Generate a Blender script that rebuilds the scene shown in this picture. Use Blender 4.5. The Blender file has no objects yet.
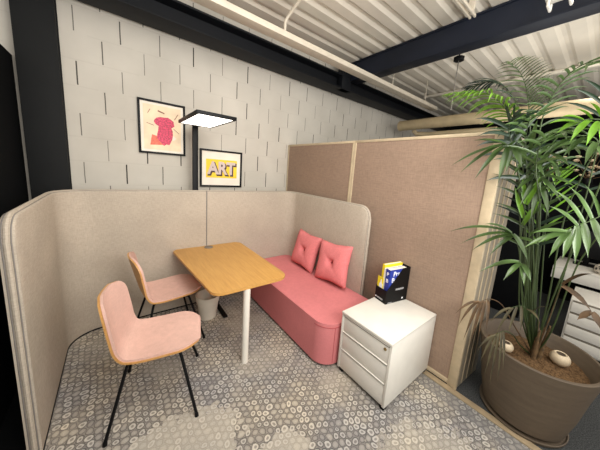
import bpy, bmesh, math, random
from mathutils import Vector, Matrix
random.seed(7)
PI = math.pi
col = bpy.context.scene.collection

# ------------------------------------------------------------------ materials
def lin(c):
    return tuple(((x/255)/12.92 if x/255 <= .04045 else ((x/255+.055)/1.055)**2.4) for x in c)

class N:
    """tiny node helper"""
    def __init__(s, name):
        s.m = bpy.data.materials.new(name); s.m.use_nodes = True
        s.t = s.m.node_tree; s.b = s.t.nodes['Principled BSDF']
    def node(s, typ, **kw):
        n = s.t.nodes.new(typ)
        for k, v in kw.items(): setattr(n, k, v)
        return n
    def put(s, sock, v):
        if isinstance(v, bpy.types.NodeSocket): s.t.links.new(v, sock)
        else: sock.default_value = v
    def math(s, op, a, b=0.0, c=0.0):
        n = s.node('ShaderNodeMath', operation=op)
        s.put(n.inputs[0], a); s.put(n.inputs[1], b); s.put(n.inputs[2], c)
        return n.outputs[0]
    def mix(s, f, a, b, blend='MIX'):
        n = s.node('ShaderNodeMix', data_type='RGBA', blend_type=blend)
        s.put(n.inputs[0], f)
        s.put(n.inputs[6], a if isinstance(a, bpy.types.NodeSocket) else (*lin(a), 1))
        s.put(n.inputs[7], b if isinstance(b, bpy.types.NodeSocket) else (*lin(b), 1))
        return n.outputs[2]
    def obj(s):
        return s.node('ShaderNodeTexCoord').outputs['Object']
    def mapping(s, vec, scale=(1,1,1), rot=(0,0,0), loc=(0,0,0)):
        n = s.node('ShaderNodeMapping'); s.t.links.new(vec, n.inputs[0])
        n.inputs['Scale'].default_value = scale; n.inputs['Rotation'].default_value = rot; n.inputs['Location'].default_value = loc
        return n.outputs[0]
    def noise(s, vec, scale, detail=3, rough=.5):
        n = s.node('ShaderNodeTexNoise'); s.t.links.new(vec, n.inputs['Vector'])
        n.inputs['Scale'].default_value = scale; n.inputs['Detail'].default_value = detail; n.inputs['Roughness'].default_value = rough
        return n.outputs['Fac']
    def ramp(s, f, stops):
        n = s.node('ShaderNodeValToRGB'); s.t.links.new(f, n.inputs[0])
        e = n.color_ramp.elements
        while len(e) < len(stops): e.new(.5)
        for i, (p, c) in enumerate(stops):
            e[i].position = p; e[i].color = (*lin(c), 1) if len(c) == 3 else c
        return n.outputs[0]
    def bump(s, h, strength=.3, dist=.01):
        n = s.node('ShaderNodeBump'); s.t.links.new(h, n.inputs['Height'])
        n.inputs['Strength'].default_value = strength; n.inputs['Distance'].default_value = dist
        s.t.links.new(n.outputs[0], s.b.inputs['Normal'])
    def color(s, c): s.put(s.b.inputs['Base Color'], c if isinstance(c, bpy.types.NodeSocket) else (*lin(c), 1))
    def rough(s, r): s.put(s.b.inputs['Roughness'], r)

def plain(name, c, rough=.5, metal=0, var=.06, scale=8, spec=None):
    n = N(name); v = n.noise(n.obj(), scale, 4)
    lo = tuple(max(0, x*(1-var)) for x in c); hi = tuple(min(255, x*(1+var)) for x in c)
    n.color(n.ramp(v, [(.3, lo), (.7, hi)])); n.rough(rough); n.b.inputs['Metallic'].default_value = metal
    if spec is not None: n.b.inputs['Specular IOR Level'].default_value = spec
    return n.m

def fabric(name, c, var=.07, fine=420, big=3, bump=.25, weave=True):
    n = N(name); o = n.obj()
    a = n.noise(n.mapping(o, (1, 1, .12)), fine*.5, 2)
    b = n.noise(n.mapping(o, (.12, .12, 1)), fine*.5, 2)
    w = n.math('MULTIPLY', n.math('ADD', a, b), .5)
    g = n.noise(o, big, 3)
    lo = tuple(x*(1-var) for x in c); hi = tuple(min(255, x*(1+var)) for x in c)
    c1 = n.ramp(w, [(.34, lo), (.66, hi)])
    c2 = n.ramp(g, [(.3, (242,)*3), (.7, (255,)*3)])
    n.color(n.mix(1.0, c1, c2, 'MULTIPLY')); n.rough(.95); n.b.inputs['Specular IOR Level'].default_value = .15
    n.bump(w, bump, .002)
    return n.m

M = {}
M['black_metal'] = plain('black_metal', (9,9,10), .5, spec=.18)
M['black_plastic'] = plain('black_plastic', (11,11,12), .5, spec=.2)
M['black_wall'] = plain('black_wall', (12,13,14), .9, spec=.1)
M['beam'] = plain('beam_paint', (16,18,22), .6, var=.1, scale=3, spec=.25)
M['beam_blue'] = plain('beam_blue_paint', (25,30,42), .55, var=.1, scale=3, spec=.3)
M['column'] = plain('column_paint', (22,23,23), .7, spec=.2)
M['white_metal'] = plain('white_metal', (226,222,212), .38, var=.015)
M['white_leg'] = plain('white_leg_paint', (228,222,210), .4, var=.015)
M['recess_shade'] = plain('drawer_recess_shade', (120,112,98), .6)  # shade inside the grip recesses, painted as a darker tone
M['booth'] = fabric('booth_fabric', (181,169,153), .06, bump=.1)
M['piping'] = plain('grey_piping', (166,160,151), .8, var=.1, scale=40)
M['piping_dark'] = plain('dark_piping', (122,116,110), .8)
M['partition'] = fabric('partition_fabric', (155,132,114), .06, 260, 2.2, .15)
M['frame_wood'] = plain('pale_frame', (192,174,144), .5, var=.05, scale=14)
M['strip_wood'] = plain('strip_wood', (160,142,114), .55, var=.06, scale=14)
M['cream_panel'] = plain('cream_panel', (142,132,115), .55, var=.04)
M['sofa'] = fabric('coral_fabric', (215,131,132), .025, 500, 2.5, .12)
M['cushion'] = fabric('cushion_fabric', (225,131,131), .05, 500, 6, .12)
M['seam'] = plain('seam_thread', (168,74,76), .9)
M['pink'] = fabric('pink_upholstery', (216,178,164), .03, 380, 5, .2)
M['bin'] = plain('bin_plastic', (222,213,196), .5, var=.04, scale=5)
M['steel'] = plain('brushed_steel', (150,146,140), .35, .9)
M['brass'] = plain('lock_brass', (150,128,84), .35, .9)
M['duct'] = plain('duct_beige', (176,158,124), .6, var=.05)
M['trunk'] = plain('trunk_white', (200,190,172), .55, var=.03)
M['deck'] = plain('deck_paint', (226,218,202), .55, var=.04, scale=2)
M['paper'] = plain('print_paper', (240,216,182), .6, var=.05, scale=9)
M['mount'] = plain('print_mount', (236,226,210), .6, var=.02)
M['yellow'] = plain('yellow_ink', (247,205,48), .6, var=.02)
M['letter'] = plain('letter_face', (206,186,178), .6, var=.03)
M['letter_shade'] = plain('letter_shade', (70,48,44), .6)
M['magenta'] = plain('magenta_ink', (196,62,92), .6, var=.25, scale=60)
M['coral_ink'] = plain('coral_ink', (238,112,88), .6, var=.15, scale=40)
M['brown_ink'] = plain('brown_ink', (150,96,76), .6)
M['blue_cover'] = plain('blue_cover', (34,58,150), .35, var=.05)
M['yellow_cover'] = plain('yellow_cover', (238,214,36), .4, var=.03)
M['page'] = plain('page_block', (236,232,222), .7, var=.04, scale=80)
M['white_ink'] = plain('white_ink', (236,238,242), .5, var=.01)
M['grey_ink'] = plain('grey_ink', (150,150,152), .6, var=.1, scale=200)
M['red_ink'] = plain('red_ink', (190,60,60), .6)
M['ball'] = plain('ceramic_cream', (206,188,158), .5, var=.06, scale=12)
M['hole'] = plain('ball_hole', (70,58,44), .8)
M['copper'] = plain('dried_petal', (226,182,150), .45, var=.3, scale=20)
M['dead'] = plain('dead_leaf', (80,60,38), .7, var=.25, scale=14)
M['dry'] = plain('dry_leaf', (66,60,38), .7, var=.3, scale=12)
M['stalk'] = plain('leaf_stalk', (48,62,28), .5, var=.2, scale=6)
M['fiber'] = plain('palm_fibre', (92,72,46), .9, var=.3, scale=30)
M['patterned'] = None

def leafmat(name, c, rough=.38):
    n = N(name); o = n.obj()
    v = n.noise(o, 7, 3)
    n.color(n.ramp(v, [(.3, tuple(x*.7 for x in c)), (.72, tuple(min(255, x*1.18) for x in c))]))
    n.rough(rough); n.b.inputs['Specular IOR Level'].default_value = .6
    n.b.inputs['Transmission Weight'].default_value = 0
    tr = n.node('ShaderNodeBsdfTranslucent'); tr.inputs[0].default_value = (*lin(tuple(min(255, x*1.2) for x in c)), 1)
    mx = n.node('ShaderNodeMixShader'); mx.inputs[0].default_value = .18
    out = n.t.nodes['Material Output']
    n.t.links.new(n.b.outputs[0], mx.inputs[1]); n.t.links.new(tr.outputs[0], mx.inputs[2]); n.t.links.new(mx.outputs[0], out.inputs[0])
    return n.m
M['green'] = leafmat('palm_green', (58,80,36))
M['bright'] = leafmat('palm_bright', (96,138,36))
M['dark'] = leafmat('palm_dark', (34,54,36))
M['pale'] = leafmat('palm_pale', (128,144,112), .3)
M['silver'] = leafmat('palm_silver', (78,102,56), .26)

def wood(name, base, dark, sc=1.0, rough=.42):
    n = N(name); o = n.obj()
    s = n.mapping(o, (14*sc, 1.1*sc, 14*sc))
    a = n.noise(s, 3.2, 5, .6)
    b = n.noise(n.mapping(o, (60*sc, 3*sc, 60*sc)), 4, 2)
    f = n.math('ADD', n.math('MULTIPLY', a, .7), n.math('MULTIPLY', b, .3))
    n.color(n.ramp(f, [(.3, dark), (.68, base)])); n.rough(rough)
    return n.m
M['oak'] = wood('oak_table', (207,159,88), (186,136,68))
M['ply'] = wood('oak_ply', (206,158,96), (180,128,70), 1.5)

def block_wall():
    n = N('painted_block'); o = n.obj()
    sx = n.node('ShaderNodeSeparateXYZ'); n.t.links.new(o, sx.inputs[0])
    x, z = sx.outputs[0], sx.outputs[2]
    rz = n.math('DIVIDE', n.math('SUBTRACT', z, .036), .242)
    row = n.math('FLOOR', rz); fz = n.math('SUBTRACT', rz, row)
    par = n.math('MODULO', row, 2.0)
    u = n.math('DIVIDE', n.math('ADD', n.math('ADD', x, 7.480), n.math('MULTIPLY', par, -.201)), .3525)
    cell = n.math('FLOOR', u); fu = n.math('SUBTRACT', u, cell)
    wn = n.node('ShaderNodeTexWhiteNoise', noise_dimensions='2D')
    cv = n.node('ShaderNodeCombineXYZ'); n.put(cv.inputs[0], cell); n.put(cv.inputs[1], row)
    n.t.links.new(cv.outputs[0], wn.inputs['Vector'])
    rnd = wn.outputs['Value']
    wob = n.math('MULTIPLY', n.math('SUBTRACT', n.noise(o, 14, 2), .5), .012)
    d = n.math('ABSOLUTE', n.math('ADD', n.math('SUBTRACT', fu, .5), wob))
    slot_w = n.math('ADD', .009, n.math('MULTIPLY', rnd, .009))
    slot = n.math('LESS_THAN', d, slot_w)
    zin = n.math('MULTIPLY', n.math('GREATER_THAN', fz, .05), n.math('LESS_THAN', fz, .95))
    slot = n.math('MULTIPLY', slot, zin)
    dz = n.math('MINIMUM', fz, n.math('SUBTRACT', 1.0, fz))
    hj = n.math('MULTIPLY', n.math('LESS_THAN', dz, .022), n.math('GREATER_THAN', n.noise(o, 5, 2), .42))
    v = n.noise(o, 1.7, 4); fine = n.noise(o, 60, 4)
    base = n.ramp(v, [(.3, (186,180,168)), (.7, (202,196,184))])
    base = n.mix(n.math('MULTIPLY', hj, .07), base, (120,112,100))
    c = n.mix(n.math('MULTIPLY', slot, n.math('ADD', .62, n.math('MULTIPLY', rnd, .38))), base, (58,54,48))
    n.color(c); n.rough(.75); n.b.inputs['Specular IOR Level'].default_value = .25
    h = n.math('SUBTRACT', n.math('MULTIPLY', fine, .25), n.math('ADD', n.math('MULTIPLY', hj, .12), slot))
    n.bump(h, .5, .006)
    return n.m
M['block'] = block_wall()

def carpet():
    n = N('patterned_carpet'); o = n.obj()
    mp = n.mapping(o, (1, 1, 0), (0, 0, .5))
    # two interleaved lattices make a hexagonal packing of round cells
    SP = .050
    warp = n.node('ShaderNodeTexNoise'); n.t.links.new(mp, warp.inputs['Vector']); warp.inputs['Scale'].default_value = 9; warp.inputs['Detail'].default_value = 2
    sw = n.node('ShaderNodeSeparateColor'); n.t.links.new(warp.outputs['Color'], sw.inputs[0])
    sp = n.node('ShaderNodeSeparateXYZ'); n.t.links.new(mp, sp.inputs[0])
    px = n.math('DIVIDE', n.math('ADD', sp.outputs[0], n.math('MULTIPLY', sw.outputs[0], .05)), SP)
    py = n.math('DIVIDE', n.math('ADD', sp.outputs[1], n.math('MULTIPLY', sw.outputs[1], .05)), SP*1.732)
    def lat(off):
        a = n.math('ADD', px, off); b = n.math('ADD', py, off)
        ia, ib = n.math('ROUND', a), n.math('ROUND', b)
        da, db = n.math('SUBTRACT', a, ia), n.math('MULTIPLY', n.math('SUBTRACT', b, ib), 1.732)
        dd = n.math('SQRT', n.math('ADD', n.math('MULTIPLY', da, da), n.math('MULTIPLY', db, db)))
        cv = n.node('ShaderNodeCombineXYZ'); n.put(cv.inputs[0], n.math('SUBTRACT', ia, off)); n.put(cv.inputs[1], n.math('SUBTRACT', ib, off))
        wn = n.node('ShaderNodeTexWhiteNoise', noise_dimensions='2D'); n.t.links.new(cv.outputs[0], wn.inputs['Vector'])
        sc = n.node('ShaderNodeSeparateColor'); n.t.links.new(wn.outputs['Color'], sc.inputs[0])
        return dd, sc.outputs[0], sc.outputs[1]
    dA, a1, a2 = lat(0.0); dB, b1, b2 = lat(.5)
    useB = n.math('LESS_THAN', dB, dA)
    def sel(a, b): return n.math('ADD', n.math('MULTIPLY', b, useB), n.math('MULTIPLY', a, n.math('SUBTRACT', 1.0, useB)))
    dist = n.math('MINIMUM', dA, dB); r1 = sel(a1, b1); r2 = sel(a2, b2)
    wear = n.noise(o, 1.3, 4, .6); w2 = n.noise(n.mapping(o, (1,1,1), (0,0,0), (5,2,0)), 2.3, 3)
    grain = n.noise(o, 160, 3, .7)
    wobl = n.math('MULTIPLY', n.math('SUBTRACT', n.noise(o, 75, 2), .5), .12)
    rad = n.math('DIVIDE', n.math('ADD', dist, wobl), n.math('ADD', .84, n.math('MULTIPLY', r2, .26)))
    # concentric bands: centre, pale ring, dark outline, ground
    edge = n.ramp(rad, [(.0, (164,160,154)), (.15, (170,166,160)), (.22, (228,224,216)), (.36, (224,220,212)), (.42, (122,118,116)), (.49, (128,124,121)), (.55, (176,171,164))])
    flat = n.ramp(rad, [(.0, (206,201,193)), (.22, (196,191,183)), (.36, (186,181,174)), (.42, (132,128,125)), (.48, (138,134,130)), (.54, (180,175,168))])
    c = n.mix(n.math('GREATER_THAN', r1, .45), flat, edge)
    cellv = n.ramp(r2, [(0, (226,226,228)), (1, (255,254,251))])
    c = n.mix(1.0, c, cellv, 'MULTIPLY')
    tone = n.ramp(w2, [(.36, (226,227,232)), (.64, (255,249,238))])
    c = n.mix(1.0, c, tone, 'MULTIPLY')
    fade = n.ramp(wear, [(.50, (0,0,0)), (.64, (205,205,205))])
    c = n.mix(fade, c, (190,182,168))
    so = n.node('ShaderNodeSeparateXYZ'); n.t.links.new(o, so.inputs[0])
    def island(cx, cy, ra, rb):
        qx = n.math('DIVIDE', n.math('SUBTRACT', so.outputs[0], cx), ra); qy = n.math('DIVIDE', n.math('SUBTRACT', so.outputs[1], cy), rb)
        dd = n.math('SQRT', n.math('ADD', n.math('MULTIPLY', qx, qx), n.math('MULTIPLY', qy, qy)))
        return n.math('MULTIPLY', n.math('LESS_THAN', n.math('ADD', dd, n.math('MULTIPLY', n.math('SUBTRACT', n.noise(o, 13, 5, .7), .5), 1.5)), 1.0), .62)
    for isl in ((.20,1.40,.42,.26), (.78,1.02,.16,.12), (1.35,.35,.5,.35)):
        c = n.mix(n.math('MULTIPLY', island(*isl), .9 if isl[0] < 1 else .6), c, (206,198,183))
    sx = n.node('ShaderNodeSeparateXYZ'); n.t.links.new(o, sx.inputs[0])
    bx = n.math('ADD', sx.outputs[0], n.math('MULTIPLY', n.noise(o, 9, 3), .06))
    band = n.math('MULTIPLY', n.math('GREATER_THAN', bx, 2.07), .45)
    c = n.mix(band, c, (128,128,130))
    gr = n.ramp(grain, [(.3, (222,221,218)), (.7, (255,255,255))])
    c = n.mix(1.0, c, gr, 'MULTIPLY')
    n.color(c); n.rough(.95); n.b.inputs['Specular IOR Level'].default_value = .1
    n.bump(grain, .4, .003)
    return n.m
M['carpet'] = carpet()
def speckle(name, a, b, scale=220, rough=.95):
    n = N(name); v = n.noise(n.obj(), scale, 4, .8)
    n.color(n.ramp(v, [(.35, a), (.65, b)])); n.rough(rough); n.bump(v, .5, .006); n.b.inputs['Specular IOR Level'].default_value = .1
    return n.m
M['dark_carpet'] = speckle('charcoal_carpet', (34,36,38), (92,93,92), 120)
M['soil'] = speckle('soil', (58,42,28), (122,96,68), 60)
def potmat():
    n = N('pot_stoneware'); o = n.obj()
    a = n.noise(n.mapping(o, (1.2,1.2,9)), 3, 5, .65); b = n.noise(o, 40, 3)
    f = n.math('ADD', n.math('MULTIPLY', a, .8), n.math('MULTIPLY', b, .2))
    n.color(n.ramp(f, [(.25, (82,70,56)), (.5, (93,80,65)), (.78, (103,90,73))])); n.rough(.6)
    n.bump(f, .2, .006)
    return n.m
M['pot'] = potmat()
def emit(name, c, s):
    n = N(name); n.color(c); n.b.inputs['Emission Color'].default_value = (*lin(c), 1); n.b.inputs['Emission Strength'].default_value = s
    return n.m
M['lamp_glow'] = emit('lamp_glow', (255,250,240), 3.0)
def spotted():
    n = N('spotted_cloth'); v = n.node('ShaderNodeTexVoronoi'); n.t.links.new(n.obj(), v.inputs['Vector']); v.inputs['Scale'].default_value = 22
    n.color(n.ramp(v.outputs['Distance'], [(.3, (40,34,30)), (.5, (206,196,180))])); n.rough(.8); return n.m
M['patterned'] = spotted()

# ------------------------------------------------------------------ geometry helpers
class MB:
    def __init__(s): s.bm = bmesh.new(); s.mi = 0
    def _tag(s, faces):
        for f in faces: f.material_index = s.mi
        return s
    def box(s, x0, x1, y0, y1, z0, z1, bev=0, seg=2):
        b = bmesh.new()
        bmesh.ops.create_cube(b, size=1)
        for v in b.verts:
            v.co = Vector((x0+(v.co.x+.5)*(x1-x0), y0+(v.co.y+.5)*(y1-y0), z0+(v.co.z+.5)*(z1-z0)))
        if bev: bmesh.ops.bevel(b, geom=b.edges[:], offset=bev, segments=seg, affect='EDGES', profile=.5)
        return s.join(b)
    def join(s, b, mat=None):
        if mat is not None: b.transform(mat)
        me = bpy.data.meshes.new('tmp'); b.to_mesh(me); b.free()
        k = len(s.bm.faces); s.bm.from_mesh(me); bpy.data.meshes.remove(me)
        s.bm.faces.ensure_lookup_table()
        for f in s.bm.faces[k:]: f.material_index = s.mi
        return s
    def cyl(s, p0, p1, r0, r1=None, seg=24):
        return s.tube([p0, p1], [r0, r0 if r1 is None else r1], seg)
    def tube(s, pts, r, seg=10, cap=True):
        pts = [Vector(p) for p in pts]; n = len(pts)
        if not isinstance(r, (list, tuple)): r = [r]*n
        rings = []; prev = None
        for i, p in enumerate(pts):
            t = (pts[min(i+1, n-1)]-pts[max(i-1, 0)]).normalized()
            if prev is None:
                a = Vector((0,0,1)) if abs(t.z) < .9 else Vector((1,0,0))
                u = t.cross(a).normalized()
            else:
                u = (prev - t*prev.dot(t)).normalized()
            prev = u; w = t.cross(u)
            rings.append([s.bm.verts.new(p+(u*math.cos(2*PI*k/seg)+w*math.sin(2*PI*k/seg))*r[i]) for k in range(seg)])
        fs = []
        for a, b in zip(rings, rings[1:]):
            for k in range(seg): fs.append(s.bm.faces.new((a[k], a[(k+1)%seg], b[(k+1)%seg], b[k])))
        if cap: fs.append(s.bm.faces.new(rings[0][::-1])); fs.append(s.bm.faces.new(rings[-1]))
        return s._tag(fs)
    def lathe(s, prof, seg=48, c=(0,0,0)):
        rings = []
        for r, z in prof:
            if r < 1e-5: rings.append([s.bm.verts.new((c[0], c[1], c[2]+z))])
            else: rings.append([s.bm.verts.new((c[0]+r*math.cos(2*PI*k/seg), c[1]+r*math.sin(2*PI*k/seg), c[2]+z)) for k in range(seg)])
        fs = []
        for a, b in zip(rings, rings[1:]):
            for k in range(seg):
                j = (k+1) % seg
                q = [a[k % len(a)], a[j % len(a)], b[j % len(b)], b[k % len(b)]]
                q = list(dict.fromkeys(q))
                if len(q) > 2: fs.append(s.bm.faces.new(q))
        return s._tag(fs)
    def prism(s, poly, z0, z1, bev=0, seg=3):
        b = bmesh.new()
        lo = [b.verts.new((x, y, z0)) for x, y in poly]; hi = [b.verts.new((x, y, z1)) for x, y in poly]
        n = len(poly); b.faces.new(lo[::-1]); top = b.faces.new(hi)
        for k in range(n): b.faces.new((lo[k], lo[(k+1)%n], hi[(k+1)%n], hi[k]))
        if bev:
            es = [e for e in b.edges if abs(e.verts[0].co.z-e.verts[1].co.z) < 1e-6 and (abs(e.verts[0].co.z-z1) < 1e-6 or bev < .02)]
            bmesh.ops.bevel(b, geom=es, offset=bev, segments=seg, affect='EDGES', profile=.5)
        return s.join(b)
    def grid(s, rows, closed=False):
        vs = [[s.bm.verts.new(p) for p in r] for r in rows]; fs = []
        for a, b in zip(vs, vs[1:]):
            m = len(a)
            for k in range(m if closed else m-1): fs.append(s.bm.faces.new((a[k], a[(k+1)%m], b[(k+1)%m], b[k])))
        s._tag(fs); return vs
    def build(s, name, mats, parent=None, smooth=True, angle=35, origin=None):
        bmesh.ops.recalc_face_normals(s.bm, faces=s.bm.faces[:])
        me = bpy.data.meshes.new(name)
        if origin is not None: s.bm.transform(Matrix.Translation(-Vector(origin)))
        s.bm.to_mesh(me); s.bm.free()
        for m in (mats if isinstance(mats, (list, tuple)) else [mats]): me.materials.append(m)
        if smooth:
            me.shade_smooth()
            me.set_sharp_from_angle(angle=math.radians(angle))
        o = bpy.data.objects.new(name, me); col.objects.link(o)
        if parent: o.parent = parent
        if origin is not None: o.location = origin
        return o

def tag(o, label=None, cat=None, group=None, kind=None):
    if label: o['label'] = label
    if cat: o['category'] = cat
    if group: o['group'] = group
    if kind: o['kind'] = kind
    return o
def thing(name, label, cat, loc=(0,0,0), rz=0, group=None):
    o = bpy.data.objects.new(name, None); col.objects.link(o); o.empty_display_size = .1
    o.location = loc; o.rotation_euler = (0,0,rz)
    return tag(o, label, cat, group)
def struct(name, mb, m, label=None, smooth=False):
    o = mb.build(name, m, smooth=smooth); o['kind'] = 'structure'
    if label: o['label'] = label
    return o
def copy_tree(o, parent=None):
    c = o.copy(); col.objects.link(c)
    if parent: c.parent = parent
    for ch in list(o.children): copy_tree(ch, c)
    return c
def rounded(x0, x1, y0, y1, radii, n=8):
    """rectangle with corner radii (x0y0, x1y0, x1y1, x0y1)"""
    out = []
    cs = [(x0,y0,1,1,180),(x1,y0,-1,1,270),(x1,y1,-1,-1,0),(x0,y1,1,-1,90)]
    for (x,y,sx,sy,a0), r in zip(cs, radii):
        if r <= 0: out.append((x,y)); continue
        for k in range(n+1):
            a = math.radians(a0+90*k/n); out.append((x+sx*r+r*math.cos(a), y+sy*r+r*math.sin(a)))
    return out
def round_poly(pts, radii, n=8):
    out = []; k = len(pts)
    for i in range(k):
        p = Vector((*pts[i],0)); a = Vector((*pts[i-1],0)); b = Vector((*pts[(i+1)%k],0)); r = radii[i]
        u = (a-p).normalized(); v = (b-p).normalized(); d = r/math.tan(u.angle(v)/2)
        s0, s1 = p+u*d, p+v*d
        for j in range(n+1):
            t = j/n; q = s0*(1-t)**2+p*(2*t*(1-t))*.92+(s0+s1)*.5*(2*t*(1-t))*.08+s1*t*t
            out.append((q.x, q.y))
    return out
def catmull(pts, n):
    pts = [Vector(p) for p in pts]
    P = [pts[0]*2-pts[1]]+pts+[pts[-1]*2-pts[-2]]
    out = []; m = len(pts)-1
    for i in range(n+1):
        f = i/n*m; k = min(int(f), m-1); t = f-k
        a, b, c, d = P[k], P[k+1], P[k+2], P[k+3]
        out.append(.5*((2*b)+(c-a)*t+(2*a-5*b+4*c-d)*t*t+(3*b-a-3*c+d)*t**3))
    return out
def text_mesh(body, size, name, m, parent, mat, offset=0.0, extrude=.0006, sx=1.0):
    cu = bpy.data.curves.new('lettering', 'FONT'); cu.body = body; cu.size = size; cu.offset = offset; cu.extrude = extrude
    cu.align_x = 'CENTER'; cu.align_y = 'CENTER'
    t = bpy.data.objects.new('lettering', cu); col.objects.link(t)
    dg = bpy.context.evaluated_depsgraph_get(); dg.update()
    me = bpy.data.meshes.new_from_object(t.evaluated_get(dg))
    bpy.data.objects.remove(t); bpy.data.curves.remove(cu)
    me.transform(mat @ Matrix.Diagonal((sx,1,1,1)))
    me.materials.clear(); me.materials.append(m)
    o = bpy.data.objects.new(name, me); col.objects.link(o); o.parent = parent
    return o

# ------------------------------------------------------------------ setting
WALL = 3.45
struct('floor.002', MB().box(-3, -.50, -3, WALL, -.05, 0), M['black_wall'], 'floor strip beside the left wall, coloured black for shade')  # black colour stands in for the unlit floor beside the booth
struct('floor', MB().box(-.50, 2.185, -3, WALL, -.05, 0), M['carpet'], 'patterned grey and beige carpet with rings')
struct('floor.001', MB().box(2.185, 8, -3, WALL, -.05, 0), M['dark_carpet'], 'charcoal speckled carpet beyond the threshold strip')
struct('trim_1', MB().box(2.18, 2.236, -3, 3.44, -.002, .012, .004), M['strip_wood'], 'pale threshold strip between the carpets', True)
struct('wall_back', MB().box(-3, 8, WALL, WALL+.2, 0, 3.8), M['block'], 'painted block wall with open vertical joints')
struct('wall_right', MB().box(7.6, 7.8, -3, WALL, 0, 3.8), M['black_wall'])
struct('wall_left', MB().box(-.80, -.66, -.6, 3.44, 0, 2.60), M['black_wall'], 'tall black side wall')
# corrugated deck, ribs along X
mb = MB(); rows = []
prof = []
y = -3.0
while y < WALL:
    prof += [(y, 3.668), (y+.13, 3.668), (y+.17, 3.694), (y+.21, 3.694)]; y += .25
mb.grid([[(-3, a, b) for a, b in prof], [(8, a, b) for a, b in prof]])
ce = struct('ceiling', mb, M['deck'], 'white corrugated metal roof deck')

# steel beams
def hbeam(name, label, axis, a0, a1, c, w, z0, z1, tf=.022, tw=.02, mt='beam'):
    t = thing(name, label, 'beam', (a0, c, z0) if axis == 'x' else (c, a0, z0))
    L = a1-a0; h = z1-z0
    for nm, (u0, u1, v0, v1) in (('bottom_flange', (-w/2, w/2, 0, tf)), ('top_flange', (-w/2, w/2, h-tf, h)), ('web', (-tw/2, tw/2, tf, h-tf))):
        m = MB()
        if axis == 'x': m.box(0, L, u0, u1, v0, v1, .004 if nm != 'web' else 0)
        else: m.box(u0, u1, 0, L, v0, v1, .004 if nm != 'web' else 0)
        m.build(nm, M[mt], t)
    return t
wb = hbeam('steel_beam', 'long dark steel beam running along the block wall', 'x', -2.9, 7.4, 3.255, .31, 3.205, 3.425)
MB().box(5.92, 6.14, -.15, -.03, .0, .42, .004).build('gusset_plate', M['beam'], wb)
sb = hbeam('steel_beam', 'dark blue steel cross beam under the roof deck, ending at wall beam', 'y', -2.5, 3.12, 3.30, .20, 3.365, 3.66, .022, .16, 'beam_blue')

# dark column at the left of the block wall
t = thing('steel_column', 'wide black column against the left end of block wall', 'column', (-.485, 3.36, 0))
MB().box(-.13, .13, -.07, -.045, 0, 3.2, .003).build('front_flange', M['column'], t)
MB().box(-.13, .13, .055, .08, 0, 3.2, .003).build('rear_flange', M['column'], t)
MB().box(-.02, .02, -.045, .055, 0, 3.2).build('web', M['column'], t)

# white cable trunking under the deck
t = thing('cable_trunking', 'long white cable trunking hung below the roof deck', 'trunking', (-1.5, 2.525, 3.20))
MB().box(0, 6.6, -.07, .07, 0, .06, .004).build('channel', M['trunk'], t)
for x in (5.1, 6.2):
    MB().tube([(x,.0,.06),(x,.0,.465)], .008).build('hanger', M['trunk'], t)
o = MB().tube([(0,0,0),(0,0,.10),(.01,-.02,.14),(.03,-.10,.20),(.06,-.5,.36),(.06,-1.6,.40)], .016)
tag(o.build('conduit_pipe', M['trunk'], origin=None), 'thin white conduit rising from the trunking to the deck', 'conduit').location = (1.50, 2.50, 3.261)
t = thing('conduit_rail', 'short white twin rail stopping just before the dark blue cross beam', 'rail', (1.2, 1.21, 3.49))
for yy in (-.022, .022): MB().box(0, 1.77, yy-.009, yy+.009, 0, .03, .003).build('rail', M['trunk'], t)
for xx in (.3, 1.0, 1.7): MB().box(xx, xx+.02, -.03, .03, .03, .178, .002).build('hanger', M['trunk'], t)
# ventilation duct beyond partitions
t = thing('ventilation_duct', 'round beige ventilation duct running above the partition', 'duct', (4.9, 3.1, 2.915))
MB().cyl((0,0,0), (0,-5.6,0), .10, seg=28).build('pipe', M['duct'], t)
MB().tube([(0,-.002,0),(0,.02,0)], [.108,.1], 28).build('end_cap', M['duct'], t)
for yy in (-1.5, -3.0): MB().cyl((0,yy,0), (0,yy-.04,0), .106, seg=28).build('joint_band', M['duct'], t)
MB().tube([(.10,-.25,-.09),(.16,-.30,-.16),(.20,-.5,-.175),(.20,-1.7,-.175)], .045, 16).build('branch_pipe', M['duct'], t)
tag(MB().box(-.05,.05,-5.2,0,0,.05,.004).build('roof_purlin', M['deck']), 'pale purlin strip under the deck beyond cross beam', 'purlin').location = (5.55, 3.0, 3.61)
tag(MB().cyl((0,0,0),(0,-5.2,0), .018, seg=10).build('conduit_pipe', M['deck']), 'thin conduit under the deck behind the dark blue cross beam', 'conduit').location = (3.97, 3.0, 3.64)
# pendant canopy with its cable
t = thing('ceiling_pendant', 'small black ceiling pendant canopy with hanging cable', 'pendant', (3.60, 1.55, 3.38))
MB().prism([(.066*math.cos(2*PI*k/8), .066*math.sin(2*PI*k/8)) for k in range(8)], 0, .045, .006).build('canopy', M['black_plastic'], t)
MB().cyl((0,0,.045),(0,0,.30), .010, seg=8).build('mount_rod', M['black_plastic'], t)
MB().cyl((0,0,-.62),(0,0,0), .006, seg=6).build('cable', M['steel'], t)
# exit-light fixture at the top right
t = thing('ceiling_light', 'white wire-guarded lamp clamped on the cross beam', 'light', (2.98, .48, 3.385))
MB().box(-.05,.05,-.16,.16,0,.05,.012).build('housing', M['white_metal'], t)
for yy in (-.13,0,.13): MB().tube([(-.05,yy,0),(-.05,yy,-.05),(.05,yy,-.05),(.05,yy,0)], .011, 6).build('guard_wire', M['white_metal'], t)

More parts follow.
